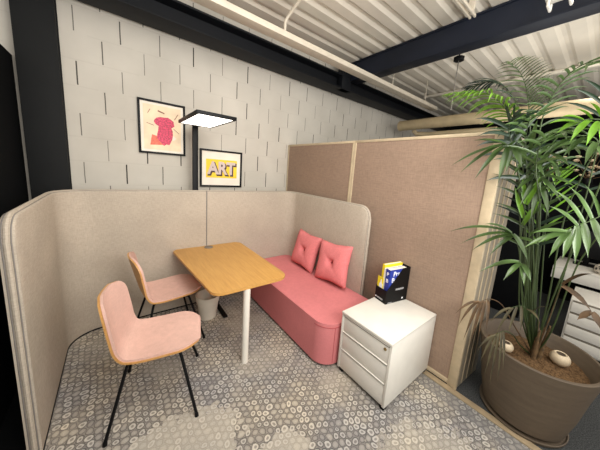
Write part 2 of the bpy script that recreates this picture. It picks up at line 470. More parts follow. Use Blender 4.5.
# ------------------------------------------------------------------ booth screen
def arc(cx, cy, r, a0, a1, n=10): return [(cx+r*math.cos(math.radians(a0+(a1-a0)*k/n)), cy+r*math.sin(math.radians(a0+(a1-a0)*k/n))) for k in range(n+1)]
XL, XR, YB, YL, YR = -.42, 2.14, 3.10, 1.86, 1.60
TOP = 1.458; TH = .06
def dense(p, st=.02):
    out = [p[0]]
    for a, b in zip(p, p[1:]):
        d = math.dist(a, b); n = max(1, int(d/st))
        for k in range(1, n+1): out.append((a[0]+(b[0]-a[0])*k/n, a[1]+(b[1]-a[1])*k/n))
    return out
SEAMX = .868
left = dense([(XL, YL)]+arc(XL+.24, YB-.24, .24, 180, 90)+[(SEAMX-.003, YB)])
right = dense([(SEAMX+.003, YB)]+arc(XR-.14, YB-.14, .14, 90, 0)+[(XR, YR)])
def path_frame(p):
    out = []; n = len(p)
    for i in range(n):
        a = Vector((*p[max(i-1,0)], 0)); b = Vector((*p[min(i+1,n-1)], 0)); t = (b-a).normalized()
        out.append((Vector((*p[i],0)), Vector((-t.y, t.x, 0))))     # normal to the outside (left of travel)
    return out
def ztop(i, p, start, r):
    # rounded upper corner at the free end
    ds = 0
    pts = p if start else p[::-1]; j = i if start else len(p)-1-i
    for a, b in zip(pts[:j], pts[1:j+1]): ds += math.dist(a, b)
    if ds >= r: return TOP
    return TOP-r+math.sqrt(max(0, r*r-(r-ds)**2))
booth = thing('booth_screen', 'beige fabric U-shaped booth screen with rounded ends around table and sofa', 'booth screen', (0,0,0))
def screen(p, start):
    m = MB(); rows = []; edge = []
    fr = path_frame(p)
    if start: fr0 = fr[:1]; idx = range(len(fr))
    else: idx = range(len(fr))
    for i in idx:
        c, nrm = fr[i]; zt = ztop(i, p, start, .13); b = .014
        prof = [(0,.014),(0,.4),(0,.8),(0,zt-b),(.004,zt-.004),(b,zt),(TH-b,zt),(TH-.004,zt-.004),(TH,zt-b),(TH,.8),(TH,.014)]
        rows.append([c+nrm*o+Vector((0,0,z)) for o, z in prof])
        edge.append(c+nrm*(TH/2)+Vector((0,0,zt)))
    vs = m.grid(rows, closed=True)
    m.bm.faces.new(vs[0]); m.bm.faces.new(vs[-1][::-1])
    o = m.build('fabric_panel', M['booth'], booth, angle=50)
    # piping round the edge
    c, nrm = fr[0] if start else fr[-1]
    e0 = c+nrm*(TH/2); pts = [Vector((e0.x, e0.y, .03)), Vector((e0.x, e0.y, .7)), Vector((e0.x, e0.y, TOP-.13))]
    line = pts + (edge[1:] if start else edge[::-1][1:])
    MB().tube(line, .012, 8).build('edge_piping', M['booth'], booth)
    m = MB()
    for k in (-1, 1):
        l2 = []
        for i in idx:
            c, nrm = fr[i]; l2.append(c+nrm*(TH/2+k*.017)+Vector((0,0,edge[i].z-.002)))
        if not start: l2 = l2[::-1]
        q = (fr[0] if start else fr[-1]); e = q[0]+q[1]*(TH/2+k*.017)
        m.tube([Vector((e.x,e.y,.03)), Vector((e.x,e.y,TOP-.13))]+l2[1:], .0035, 6)
    m.build('edge_cord', M['piping_dark'], booth)
    m = MB(); m.grid([[c+nrm*(-.004)+Vector((0,0,0)), c+nrm*(-.004)+Vector((0,0,.014)), c+nrm*(TH+.002)+Vector((0,0,.014)), c+nrm*(TH+.002)] for c, nrm in fr])
    m.build('base_rail', M['black_metal'], booth)
screen(left, True); screen(right, False)
MB().box(SEAMX-.006, SEAMX+.006, YB-.006, YB+TH+.004, .03, TOP+.003, .002).build('seam_strip', M['piping_dark'], booth)

# ------------------------------------------------------------------ partitions behind the sofa
def partition(name, label, x0, x1, y0, y1, axis):
    t = thing(name, label, 'partition', ((x0+x1)/2, (y0+y1)/2, 0))
    hx, hy = (x1-x0)/2, (y1-y0)/2; H = 2.20; w = .028
    if axis == 'y':
        MB().box(-hx+.006, hx-.006, -hy+w, hy-w, .05, H-w).build('fabric_panel', M['partition'], t)
        for nm, b in (('top_rail', (-hx,hx,-hy,hy,H-w,H)), ('bottom_rail', (-hx,hx,-hy,hy,.012,.055)), ('side_rail', (-hx,hx,-hy,-hy+w,.055,H-w)), ('side_rail', (-hx,hx,hy-w,hy,.055,H-w))):
            MB().box(*b, .003).build(nm, M['frame_wood'], t)
    return t
partition('office_partition', 'tall brown fabric partition panel with pale frame nearest the block wall', 2.245, 2.305, 2.005, 3.44, 'y')
partition('office_partition', 'tall brown fabric partition panel with pale frame behind white drawer cabinet', 2.245, 2.305, .565, 2.0, 'y')
t = thing('office_partition', 'cream return panel of the partition behind the potted palm', 'partition', (2.252, .58, 0), math.radians(-4))
MB().box(0, .42, -.03, .03, .0, 2.2, .004).build('panel', M['cream_panel'], t)
MB().box(-.012, .018, -.037, .037, .0, 2.21, .004).build('side_rail', M['frame_wood'], t)
for k in range(3): MB().box(.10+k*.1, .112+k*.1, -.036, -.028, .02, 2.18, .002).build('groove_strip', M['frame_wood'], t)

# ------------------------------------------------------------------ sofa and cushions
t = thing('sofa', 'coral pink fabric bench sofa with rounded corner along the right screen', 'sofa', (1.75, 2.2, 0))
pl = rounded(1.385-1.75, 2.13-1.75, 1.335-2.2, 3.085-2.2, (.17,.06,.03,.03), 10)
MB().prism(pl, .035, .446, .035, 5).build('seat', M['sofa'], t, angle=50)
pl2 = rounded(1.43-1.75, 2.12-1.75, 1.38-2.2, 3.07-2.2, (.14,.06,.03,.03), 8)
MB().prism(pl2, .0, .036).build('plinth', M['black_metal'], t)
m = MB()
m.tube([(*pl[8], .05), (*pl[8], .41)], .003, 6)
pl3 = rounded(1.385-1.75-.001, 2.13-1.75, 1.335-2.2-.001, 3.085-2.2, (.17,.06,.03,.03), 10)
m.tube([(x, y, .410) for x, y in pl3[:14]], .003, 6)
m.build('seam', M['seam'], t)

def cushion(w, h, th):
    m = MB(); n = 22; rows_f = []; rows_b = []
    def pt(i, j, sgn):
        u = -1+2*i/n; v = -1+2*j/n
        e = (1-u**4)*(1-v**4)
        k = .90+.10*(abs(u*v))**1.2       # drawn-in sides, pointed corners
        px = u*w/2*(k if abs(u) > 0 else 1); pz = v*h/2*k
        puff = th*.5*(max(0, e))**.5
        tuft = th*.40*math.exp(-((u**2+v**2)/.03))
        fold = th*.10*math.exp(-(min(abs(u-v), abs(u+v))**2)/.008)*math.exp(-(u*u+v*v)/.35)
        return (px, sgn*(puff-(tuft+fold)), pz)
    f = m.grid([[pt(i,j,-1) for j in range(n+1)] for i in range(n+1)])
    b = m.grid([[pt(i,j,1) for j in range(n+1)] for i in range(n+1)])
    bmesh.ops.remove_doubles(m.bm, verts=m.bm.verts[:], dist=.0006)
    return m
def make_cushion(loc, rot, label):
    t = thing('cushion', label, 'cushion', loc, 0, 'coral cushions on the sofa'); t.rotation_euler = rot
    cushion(.50, .50, .15).build('cover', M['cushion'], t, angle=80)
    m = MB(); m.lathe([(0,.008),(.008,.006),(.012,0),(.008,-.006),(0,-.008)], 12)
    o = m.build('button', M['seam'], t); o.location = (0,-.024,0); o.rotation_euler = (PI/2,0,0)
    return t
make_cushion((2.045, 2.53, .70), (math.radians(-14), math.radians(3), math.radians(-90)), 'coral tufted cushion farther back on the sofa, nearer the block wall')
make_cushion((2.04, 1.975, .712), (math.radians(-14), math.radians(-4), math.radians(-84)), 'coral tufted cushion nearer the white drawer cabinet')

# ------------------------------------------------------------------ table
t = thing('table', 'oak-topped rectangular table with rounded corners and white front leg', 'table', (.890, 2.47, 0))
pl = round_poly([(.585-.905,1.83-2.47),(1.312-.905,1.825-2.47),(1.312-.905,3.095-2.47),(.492-.905,3.095-2.47)], (.10,.13,.08,.07), 10)
MB().prism(pl, .739, .762, .005, 2).build('tabletop', M['oak'], t)
MB().cyl((-.026,-.615,.0),(-.026,-.615,.739), .031, seg=24).build('leg', M['white_leg'], t)
MB().cyl((.06,.47,.02),(.06,.47,.739), .031, seg=20).build('leg', M['black_metal'], t)
MB().box(.035,.085,.13,.56,.0,.022,.004).build('foot_bar', M['black_metal'], t)
g = MB().lathe([(0,.765),(.03,.765),(.046,.769),(.052,.766),(.053,.761)], 28, (-.018,.555,0)).build('cable_grommet', M['steel'], t)

# ------------------------------------------------------------------ chairs
def shell(W0, off, end_extra=0.0):
    ctr = catmull([(.275,0,.474),(.245,0,.488),(.14,0,.484),(.0,0,.474),(-.11,0,.472),(-.185,0,.49),(-.232,0,.552),(-.262,0,.66),(-.290,0,.78),(-.318,0,.905)], 54)
    L = [0]
    for a, b in zip(ctr, ctr[1:]): L.append(L[-1]+(b-a).length)
    tot = L[-1]; rows = []
    for i, p in enumerate(ctr):
        s = L[i]; e = tot-s
        tgt = (ctr[min(i+1, len(ctr)-1)]-ctr[max(i-1,0)]).normalized()
        nrm = Vector((-tgt.z, 0, tgt.x))          # points to the sitter's side
        if nrm.z < 0 and i < 20: nrm = -nrm
        nrm = Vector((abs(tgt.z), 0, -tgt.x)) if tgt.z > 0 else Vector((-tgt.z*-1 if False else 0, 0, 1))
        nrm = Vector((tgt.z, 0, -tgt.x))
        W = W0
        k = s/tot
        W = W0*(1.0-.05*math.exp(-((k-.55)/.12)**2)) if True else W0
        if k > .6: W *= 1-.07*((k-.6)/.4)
        r = .15
        if s < r: W = W-r+math.sqrt(max(0, r*r-(r-s)**2))
        r2 = .13
        if e < r2: W = W-r2+math.sqrt(max(0, r2*r2-(r2-e)**2))
        W = max(W, .02)
        row = []
        for j in range(17):
            v = -1+2*j/16; y = v*W
            bow = .040*max(0,(k-.5)/.5)*(y/W0)**2 + .012*(y/W0)**2
            row.append(p+Vector((0,y,0))+nrm*(bow+off))
        rows.append(row)
    return rows
def shell_mesh(W0, off, th):
    a = shell(W0, off); b = shell(W0, off+th); m = MB()
    va = m.grid(a); vb = m.grid(b)
    n, k = len(a), len(a[0])
    ring = [(0,j) for j in range(k)]+[(i,k-1) for i in range(1,n)]+[(n-1,j) for j in range(k-2,-1,-1)]+[(i,0) for i in range(n-2,0,-1)]
    for q in range(len(ring)):
        i, j = ring[q]; i2, j2 = ring[(q+1)%len(ring)]
        m.bm.faces.new((va[i][j], va[i2][j2], vb[i2][j2], vb[i][j]))
    return m
def make_chair(label):
    t = thing('side_chair', label, 'chair', (0,0,0), 0, 'pink upholstered chairs at the table')
    shell_mesh(.243, 0, .013).build('plywood_shell', M['ply'], t, angle=40)
    shell_mesh(.236, .0125, .016).build('upholstery', M['pink'], t, angle=50)
    MB().box(-.12,.13,-.12,.12,.449,.467,.006).build('seat_frame', M['black_metal'], t)
    for sx in (1,-1):
        for sy in (1,-1):
            pts = [(.06*sx,.10*sy,.455),(.125*sx,.145*sy,.455),(.152*sx,.165*sy,.445),(.162*sx,.175*sy,.415),(.262*sx,.30*sy,.012)]
            l = MB().tube(pts, .0105, 10).build('leg', M['black_metal'], t)
            MB().cyl((.2625*sx,.301*sy,0),(.261*sx,.298*sy,.02), .014, .012, 10).build('foot_cap', M['black_plastic'], l)
    return t
c1 = make_chair('pink upholstered oak-shell chair in front, nearer the camera')
c1.location = (.197, 1.93, 0); c1.rotation_euler.z = math.radians(-14)
c2 = copy_tree(c1); c2['label'] = 'pink upholstered oak-shell chair behind the front one, near back of booth'
c2.location = (.368, 2.665, 0); c2.rotation_euler.z = math.radians(3)

# ------------------------------------------------------------------ waste bin
t = thing('waste_bin', 'off-white tapered waste bin under the table', 'bin', (.785, 2.74, 0))
MB().lathe([(0,0),(.088,0),(.094,.01),(.122,.24),(.124,.245),(.118,.245),(.09,.015),(0,.012)], 36).build('body', M['bin'], t)
MB().lathe([(.116,.205),(.124,.206),(.133,.275),(.135,.285),(.127,.285),(.118,.22)], 36).build('rim', M['bin'], t)

# ------------------------------------------------------------------ drawer cabinet
t = thing('drawer_cabinet', 'white three-drawer pedestal cabinet on black castors beside sofa', 'cabinet', (1.876, 1.046, 0))
hx, hy = .359, .252
MB().box(-hx+.02, hx, -hy, hy, .040, .578, .004).build('carcass', M['white_metal'], t)
MB().box(-hx, hx, -hy, hy, .576, .60, .004).build('top', M['white_metal'], t)
zs = [(.06,.245),(.25,.415),(.42,.57)]
MB().box(-hx+.008, -hx+.022, -hy, -hy+.022, .045, .576, .002).build('front_frame', M['white_metal'], t)
MB().box(-hx+.008, -hx+.022, hy-.022, hy, .045, .576, .002).build('front_frame', M['white_metal'], t)
for z0, z1 in zs:
    d = MB().box(-hx+.012, -hx+.03, -hy+.024, hy-.024, z0, z1-.022, .003).build('drawer', M['white_metal'], t)
    MB().box(-hx+.016, -hx+.03, -hy+.024, hy-.024, z1-.022, z1-.006).build('grip_recess', M['recess_shade'], d)
    MB().box(-hx+.004, -hx+.02, -hy+.024, hy-.024, z1-.009, z1, .003).build('grip_lip', M['white_metal'], d)
m = MB(); m.tube([(-hx+.006,-hy+.055,.522),(-hx+.014,-hy+.055,.522)], .012, 16)
m.build('lock', M['brass'], t)
for sx in (-1,1):
    for sy in (-1,1):
        m = MB(); x, y = sx*(hx-.04), sy*(hy-.032)
        m.cyl((x-.012,y-.004,.025),(x+.0,y-.004,.025), .025, seg=16); m.cyl((x+.004,y-.004,.025),(x+.016,y-.004,.025), .025, seg=16)
        m.box(x-.016,x+.02,y-.02,y+.02,.03,.048,.004)
        m.build('castor', M['black_plastic'], t)

# ------------------------------------------------------------------ magazine file and books
FZ = .6005; FA = math.radians(-11)
FO = (1.95, 1.15)     # front corner
t = thing('magazine_file', 'black cardboard magazine file holding books on the white cabinet', 'magazine file', (*FO, FZ), FA)
# local: +x depth (toward partition), +y width
D, W, HB, HF = .285, .145, .345, .135
side = [(0,0),(D,0),(D,HB),(.185,HB),(.0,HF)]
def side_panel(y0, y1):
    b = bmesh.new(); a = [b.verts.new((x,y0,z)) for x,z in side]; c = [b.verts.new((x,y1,z)) for x,z in side]
    b.faces.new(a); b.faces.new(c[::-1])
    for k in range(5): b.faces.new((a[k],a[(k+1)%5],c[(k+1)%5],c[k]))
    m = MB(); m.join(b); return m
side_panel(0,.003).build('side_panel', M['black_plastic'], t, smooth=False)
side_panel(W-.003,W).build('side_panel', M['black_plastic'], t, smooth=False)
MB().box(0,.003,.003,W-.003,0,HF).build('front_panel', M['black_plastic'], t)
MB().box(D-.003,D,.003,W-.003,0,HB).build('back_panel', M['black_plastic'], t)
MB().box(.003,D-.003,.003,W-.003,0,.003).build('bottom_panel', M['black_plastic'], t)
tag(MB().box(-.0006,0,.04,.115,.020,.036).build('printed_strip', M['grey_ink'], t), 'small grey printed strip low on front')
tag(MB().box(-.0006,0,.124,.137,.022,.036).build('printed_dot', M['white_ink'], t), 'white dot')
tag(MB().box(.115,.225,-.0006,0,.125,.143).build('printed_strip', M['grey_ink'], t), 'small grey printed strip on side')
tag(MB().box(.215,.232,-.0006,0,.022,.038).build('printed_dot', M['white_ink'], t), 'white dot')
tag(MB().box(.03,.085,-.0006,0,.004,.012).build('printed_strip', M['grey_ink'], t), 'small grey printed strip near bottom edge')
def book(name, label, cat, x0, x1, y0, y1, h, cover, z=.004):
    b = thing(name, label, cat, (0,0,0))
    R = Matrix.Translation((*FO, FZ)) @ Matrix.Rotation(FA, 4, 'Z')
    b.matrix_world = R @ Matrix.Translation((x0, y0, z))
    d, w = x1-x0, y1-y0
    MB().box(.002,d-.002,.0018,w-.0018,.002,h-.003).build('page_block', M['page'], b)
    MB().box(0,d,0,.0018,0,h).build('cover', cover, b); MB().box(0,d,w-.0018,w,0,h).build('cover', cover, b)
    MB().box(0,.002,.0018,w-.0018,0,h).build('spine', cover, b)
    return b
b = book('book', 'blue book with white lettering nearest the front in black magazine file', 'book', .020, .255, .006, .060, .335, M['blue_cover'])
Rc = Matrix.Translation((.088,-.0008,.290)) @ Matrix.Rotation(PI/2, 4, 'X')
text_mesh('Pra', .066, 'title_lettering', M['white_ink'], b, Rc, .001)
text_mesh('Boo', .066, 'title_lettering', M['white_ink'], b, Matrix.Translation((.085,-.0008,.228)) @ Matrix.Rotation(PI/2, 4, 'X'), .0016)
Rs = Matrix.Rotation(-PI/2, 4, 'Z') @ Matrix.Rotation(PI/2, 4, 'X')
text_mesh('P', .05, 'spine_lettering', M['white_ink'], b, Matrix.Translation((-.0008,.027,.285)) @ Rs, .001)
text_mesh('B', .05, 'spine_lettering', M['white_ink'], b, Matrix.Translation((-.0008,.027,.22)) @ Rs, .001)
MB().box(.03,.055,-.0007,0,.125,.150).build('red_mark', M['red_ink'], b)
book('book', 'thin pale book between the blue and the yellow book', 'book', .022, .260, .064, .084, .33, M['page'])
book('book', 'tall yellow book at the back of black magazine file', 'book', .030, .270, .088, .118, .358, M['yellow_cover'])
b = book('booklet', 'low yellow booklet with white bottle shape in black magazine file', 'booklet', .006, .016, .070, .138, .235, M['yellow_cover'])
m = MB(); pr = [(.008,.12),(.042,.12),(.048,.16),(.032,.185),(.032,.212),(.020,.212),(.020,.185),(.004,.16)]
m.prism([(y-.004, z) for y, z in pr], 0, .001)
m.bm.transform(Matrix(((0,0,-1,-.0002),(1,0,0,0),(0,1,0,.0),(0,0,0,1)))); m.build('bottle_shape', M['white_ink'], b, smooth=False)

# ------------------------------------------------------------------ pictures on the wall
def frame(name, label, x0, x1, z0, z1, fw=.022):
    t = thing(name, label, 'picture', ((x0+x1)/2, WALL, (z0+z1)/2)); hx, hz = (x1-x0)/2, (z1-z0)/2
    m = MB()
    m.box(-hx,hx,-.028,-.001,hz-fw,hz,.002); m.box(-hx,hx,-.028,-.001,-hz,-hz+fw,.002)
    m.box(-hx,-hx+fw,-.028,-.001,-hz+fw,hz-fw,.002); m.box(hx-fw,hx,-.028,-.001,-hz+fw,hz-fw,.002)
    m.build('frame', M['black_plastic'], t)
    MB().box(-hx+fw-.002,hx-fw+.002,-.012,-.002,-hz+fw-.002,hz-fw+.002).build('mount', M['mount'], t)
    return t
def flat(poly, d, m, parent, name):
    b = MB(); b.prism(poly, 0, .0012)
    b.bm.transform(Matrix(((1,0,0,0),(0,0,-1,-d),(0,1,0,0),(0,0,0,1))))
    return b.build(name, m, parent, smooth=False)
t = frame('framed_picture', 'black framed print with pink abstract form on cream, left of lamp', .22, .70, 1.868, 2.466)
flat([(-.19,-.25),(.19,-.25),(.19,.25),(-.19,.25)], .0125, M['paper'], t, 'print')
def blob(cx, cz, rx, rz, n=14, j=.16, seed=1):
    rr = random.Random(seed)
    return [(cx+rx*(1+rr.uniform(-j,j))*math.cos(2*PI*k/n), cz+rz*(1+rr.uniform(-j,j))*math.sin(2*PI*k/n)) for k in range(n)]
flat(blob(.02,.07,.105,.062,16,.14,3), .0140, M['magenta'], t, 'pink_patch')
flat(blob(.02,-.065,.082,.125,18,.12,5), .0155, M['magenta'], t, 'pink_patch')
flat([(-.13,-.20),(.0,-.19),(.0,-.11),(-.11,-.08)], .0145, M['coral_ink'], t, 'coral_patch')
for a in ([(-.16,.04),(-.09,.02),(-.09,.026),(-.16,.046)], [(.11,.01),(.17,-.04),(.172,-.034),(.112,.016)], [(-.15,.15),(-.125,.20),(-.119,.198),(-.144,.15)], [(.12,.12),(.16,.19),(.166,.186),(.127,.117)], [(-.05,.185),(.02,.165),(.02,.178),(-.045,.20)], [(.08,-.09),(.11,-.07),(.14,-.10),(.11,-.13)]):
    flat(a, .014, M['brown_ink'] if a[0][0] != .08 else M['mount'], t, 'ink_stroke')
t = frame('framed_picture', 'black framed ART poster with yellow block, right of lamp post', .872, 1.450, 1.487, 1.99, .024)
flat([(-.21,-.125),(.215,-.125),(.215,.125),(-.21,.125)], .0125, M['yellow'], t, 'yellow_block')
RT = Matrix.Rotation(PI/2, 4, 'X')
text_mesh('ART', .232, 'letter_shadow', M['letter_shade'], t, Matrix.Translation((.014,-.0150,-.016)) @ RT, .016, .0004, .86)
text_mesh('ART', .232, 'lettering', M['letter'], t, Matrix.Translation((.0,-.0165,.0)) @ RT, .009, .0004, .86)

# ------------------------------------------------------------------ floor-standing lamp behind booth
t = thing('floor_lamp', 'black floor lamp with flat square lit head above the booth', 'lamp', (.772, 3.25, 0))
MB().box(-.031,.031,-.02,.02,.02,2.225,.004).build('post', M['black_metal'], t)
MB().box(-.2,.2,-.075,.16,0,.02,.005).build('base', M['black_metal'], t)
hd = thing('lamp_head', None, None, (0,-.06,2.215)); hd.parent = t; hd.rotation_euler.z = math.radians(-4)
bpy.data.objects.remove(hd)
Lx0, Lx1, Ly0, Ly1 = -.197, .165, -.885, -.09
m = MB(); z0, z1 = 2.225, 2.258
m.box(Lx0,Lx1,Ly0,Ly0+.022,z0,z1,.003); m.box(Lx0,Lx1,Ly1-.022,Ly1,z0,z1,.003); m.box(Lx0,Lx0+.022,Ly0+.022,Ly1-.022,z0,z1,.003); m.box(Lx1-.022,Lx1,Ly0+.022,Ly1-.022,z0,z1,.003)
m.box(Lx0+.02,Lx1-.02,Ly0+.02,Ly1-.02,z1-.008,z1-.002)
sh = m.build('lamp_shade', M['black_metal'], t)
MB().box(Lx0+.021,Lx1-.021,Ly0+.021,Ly1-.021,z0+.004,z0+.010).build('diffuser', M['lamp_glow'], sh)
MB().box(-.031,.031,-.12,.02,2.225,2.258,.003).build('head_arm', M['black_metal'], t)

# ------------------------------------------------------------------ palm pot
PX, PY = 2.485, .15
t = thing('plant_pot', 'large taupe round stoneware pot with soil holding the palm', 'pot', (PX, PY, 0))
H, RR, RB = .60, .358, .256
MB().lathe([(0,.035),(RB-.02,.035),(RB,.045),(RB+.034,.20),(RB+.064,.40),(RR,H-.004),(RR-.004,H),(RR-.020,H),(RR-.024,H-.004),(RB+.02,.40),(.0,.38)], 72).build('body', M['pot'], t)
MB().lathe([(0,0),(RB+.008,0),(RB+.016,.010),(RB+.018,.026),(RB+.012,.028),(RB+.004,.018),(0,.02)], 72).build('saucer', M['pot'], t)
rr = random.Random(4); m = MB(); rows = []
for i in range(15):
    r = (RR-.032)*i/14; rows.append([(r*math.cos(2*PI*k/56), r*math.sin(2*PI*k/56), .485+.03*(1-i/14)+rr.uniform(-.008,.008)) for k in range(56)])
m.grid(rows, closed=True); bmesh.ops.remove_doubles(m.bm, verts=m.bm.verts[:], dist=.002)
m.build('soil', M['soil'], t, angle=180)
def ball(x, y, z, r, label):
    b = thing('ceramic_ball', label, 'ball', (x, y, z), 0, 'cream ceramic balls on the soil')
    prof = [(0,0)]+[(r*math.cos(a), r*.92*(1+math.sin(a))) for a in [(-1.4+2.3*k/12) for k in range(13)]]
    top = prof[-1]
    prof += [(top[0]*.75, top[1]-.003), (0, top[1]-.012)]
    MB().lathe(prof, 32).build('shell', M['ball'], b)
    MB().lathe([(0,top[1]-.010),(top[0]*.72,top[1]-.001)], 24).build('opening', M['hole'], b)
    return b
ball(PX-.125, PY+.155, .505, .048, 'cream round ceramic ball with dark opening, left on the soil near drooping leaves')
ball(PX+.07, PY-.13, .497, .058, 'cream round ceramic ball with dark opening, right on the soil')

# ------------------------------------------------------------------ palm
palm = thing('potted_palm', 'tall kentia palm with arching feathered fronds growing in taupe pot', 'palm', (PX, PY, .5))
base = Vector((PX, PY, .5))
def frond(pts, n, L, w, s0, droop, matname, normal, seed, fwd=.75, r=.007, jitter=.12, shape=1.0, sides=(1,-1)):
    rr = random.Random(seed)
    c = [p-base for p in catmull(pts, 40)]
    m = MB(); nv = Vector(normal).normalized()
    for sd in sides:
        for k in range(n):
            f = s0+(1-s0)*(k+.5+rr.uniform(-.25,.25))/n
            i = min(39, int(f*40)); p = c[i].lerp(c[i+1], f*40-i)
            tg = (c[min(i+2,40)]-c[max(i-1,0)]).normalized()
            side = tg.cross(nv); side = side.normalized() if side.length > .05 else tg.cross(Vector((0,1,.3))).normalized()
            nn = side.cross(tg).normalized()
            q = (f-s0)/(1-s0)
            ll = L*(.45+.55*math.sin(PI*min(1,(.18+q*.80)))**.8)*(1-.35*q**3)*rr.uniform(1-jitter,1+jitter)
            fw = fwd*(.75+.9*q)
            d = (side*sd + tg*fw + nn*rr.uniform(-.15,.25)).normalized()
            ww = w*rr.uniform(.85,1.1)
            segs = 6; L0 = []
            pos = p.copy(); dirv = d.copy()
            for s in range(segs+1):
                x = s/segs
                wid = ww*(.35+.65*math.sin(PI*min(1, x*.85+.18)))*(1 if x < .6 else max(.02, 1-((x-.6)/.4)**1.5))
                acr = dirv.cross(nn).normalized()
                fold = nn*(-wid*.28)
                L0.append([pos+acr*wid*.5+fold*-.5, pos+fold*.5, pos-acr*wid*.5+fold*-.5])
                dirv = (dirv+Vector((0,0,-1))*droop*ll*(.25+x)*1.2/segs*3).normalized()
                pos = pos+dirv*ll/segs
            m.grid(L0)
    fo = m.build('frond', M[matname], palm, angle=180)
    MB().tube(c, [max(.0025, r*(1-.8*i/40)) for i in range(41)], 7).build('stalk', M['dead'] if matname == 'dead' else M['stalk'], fo)
    return fo
def fan(pts, leaves, w, matname, lift=.12, r=.006, sag=.10):
    c = [p-base for p in catmull(pts, 30)]
    m = MB()
    for a, b in leaves:
        a = Vector(a)-base; b = Vector(b)-base; L = (b-a).length
        mid = (a+b)/2+Vector((0,0,lift*L)); rows = []
        for k in range(9):
            t = k/8; p = a*(1-t)**2+mid*2*t*(1-t)+b*t*t
            d = ((mid-a)*(1-t)+(b-mid)*t).normalized()
            acr = d.cross(Vector((-.55,.0,.83))).normalized()
            nn = acr.cross(d).normalized()
            wid = w*(.30+.70*math.sin(PI*min(1, t*.85+.16)))*(1 if t < .6 else max(.02, 1-((t-.6)/.4)**1.6))
            f_ = nn*(-wid*.22)
            rows.append([p+acr*wid*.5-f_*.5, p+f_*.5, p-acr*wid*.5-f_*.5])
        m.grid(rows)
    fo = m.build('frond', M[matname], palm, angle=180)
    MB().tube(c, [max(.0022, r*(1-.75*i/30)) for i in range(31)], 7).build('stalk', M['dead'] if matname == 'dead' else M['stalk'], fo)
V = Vector
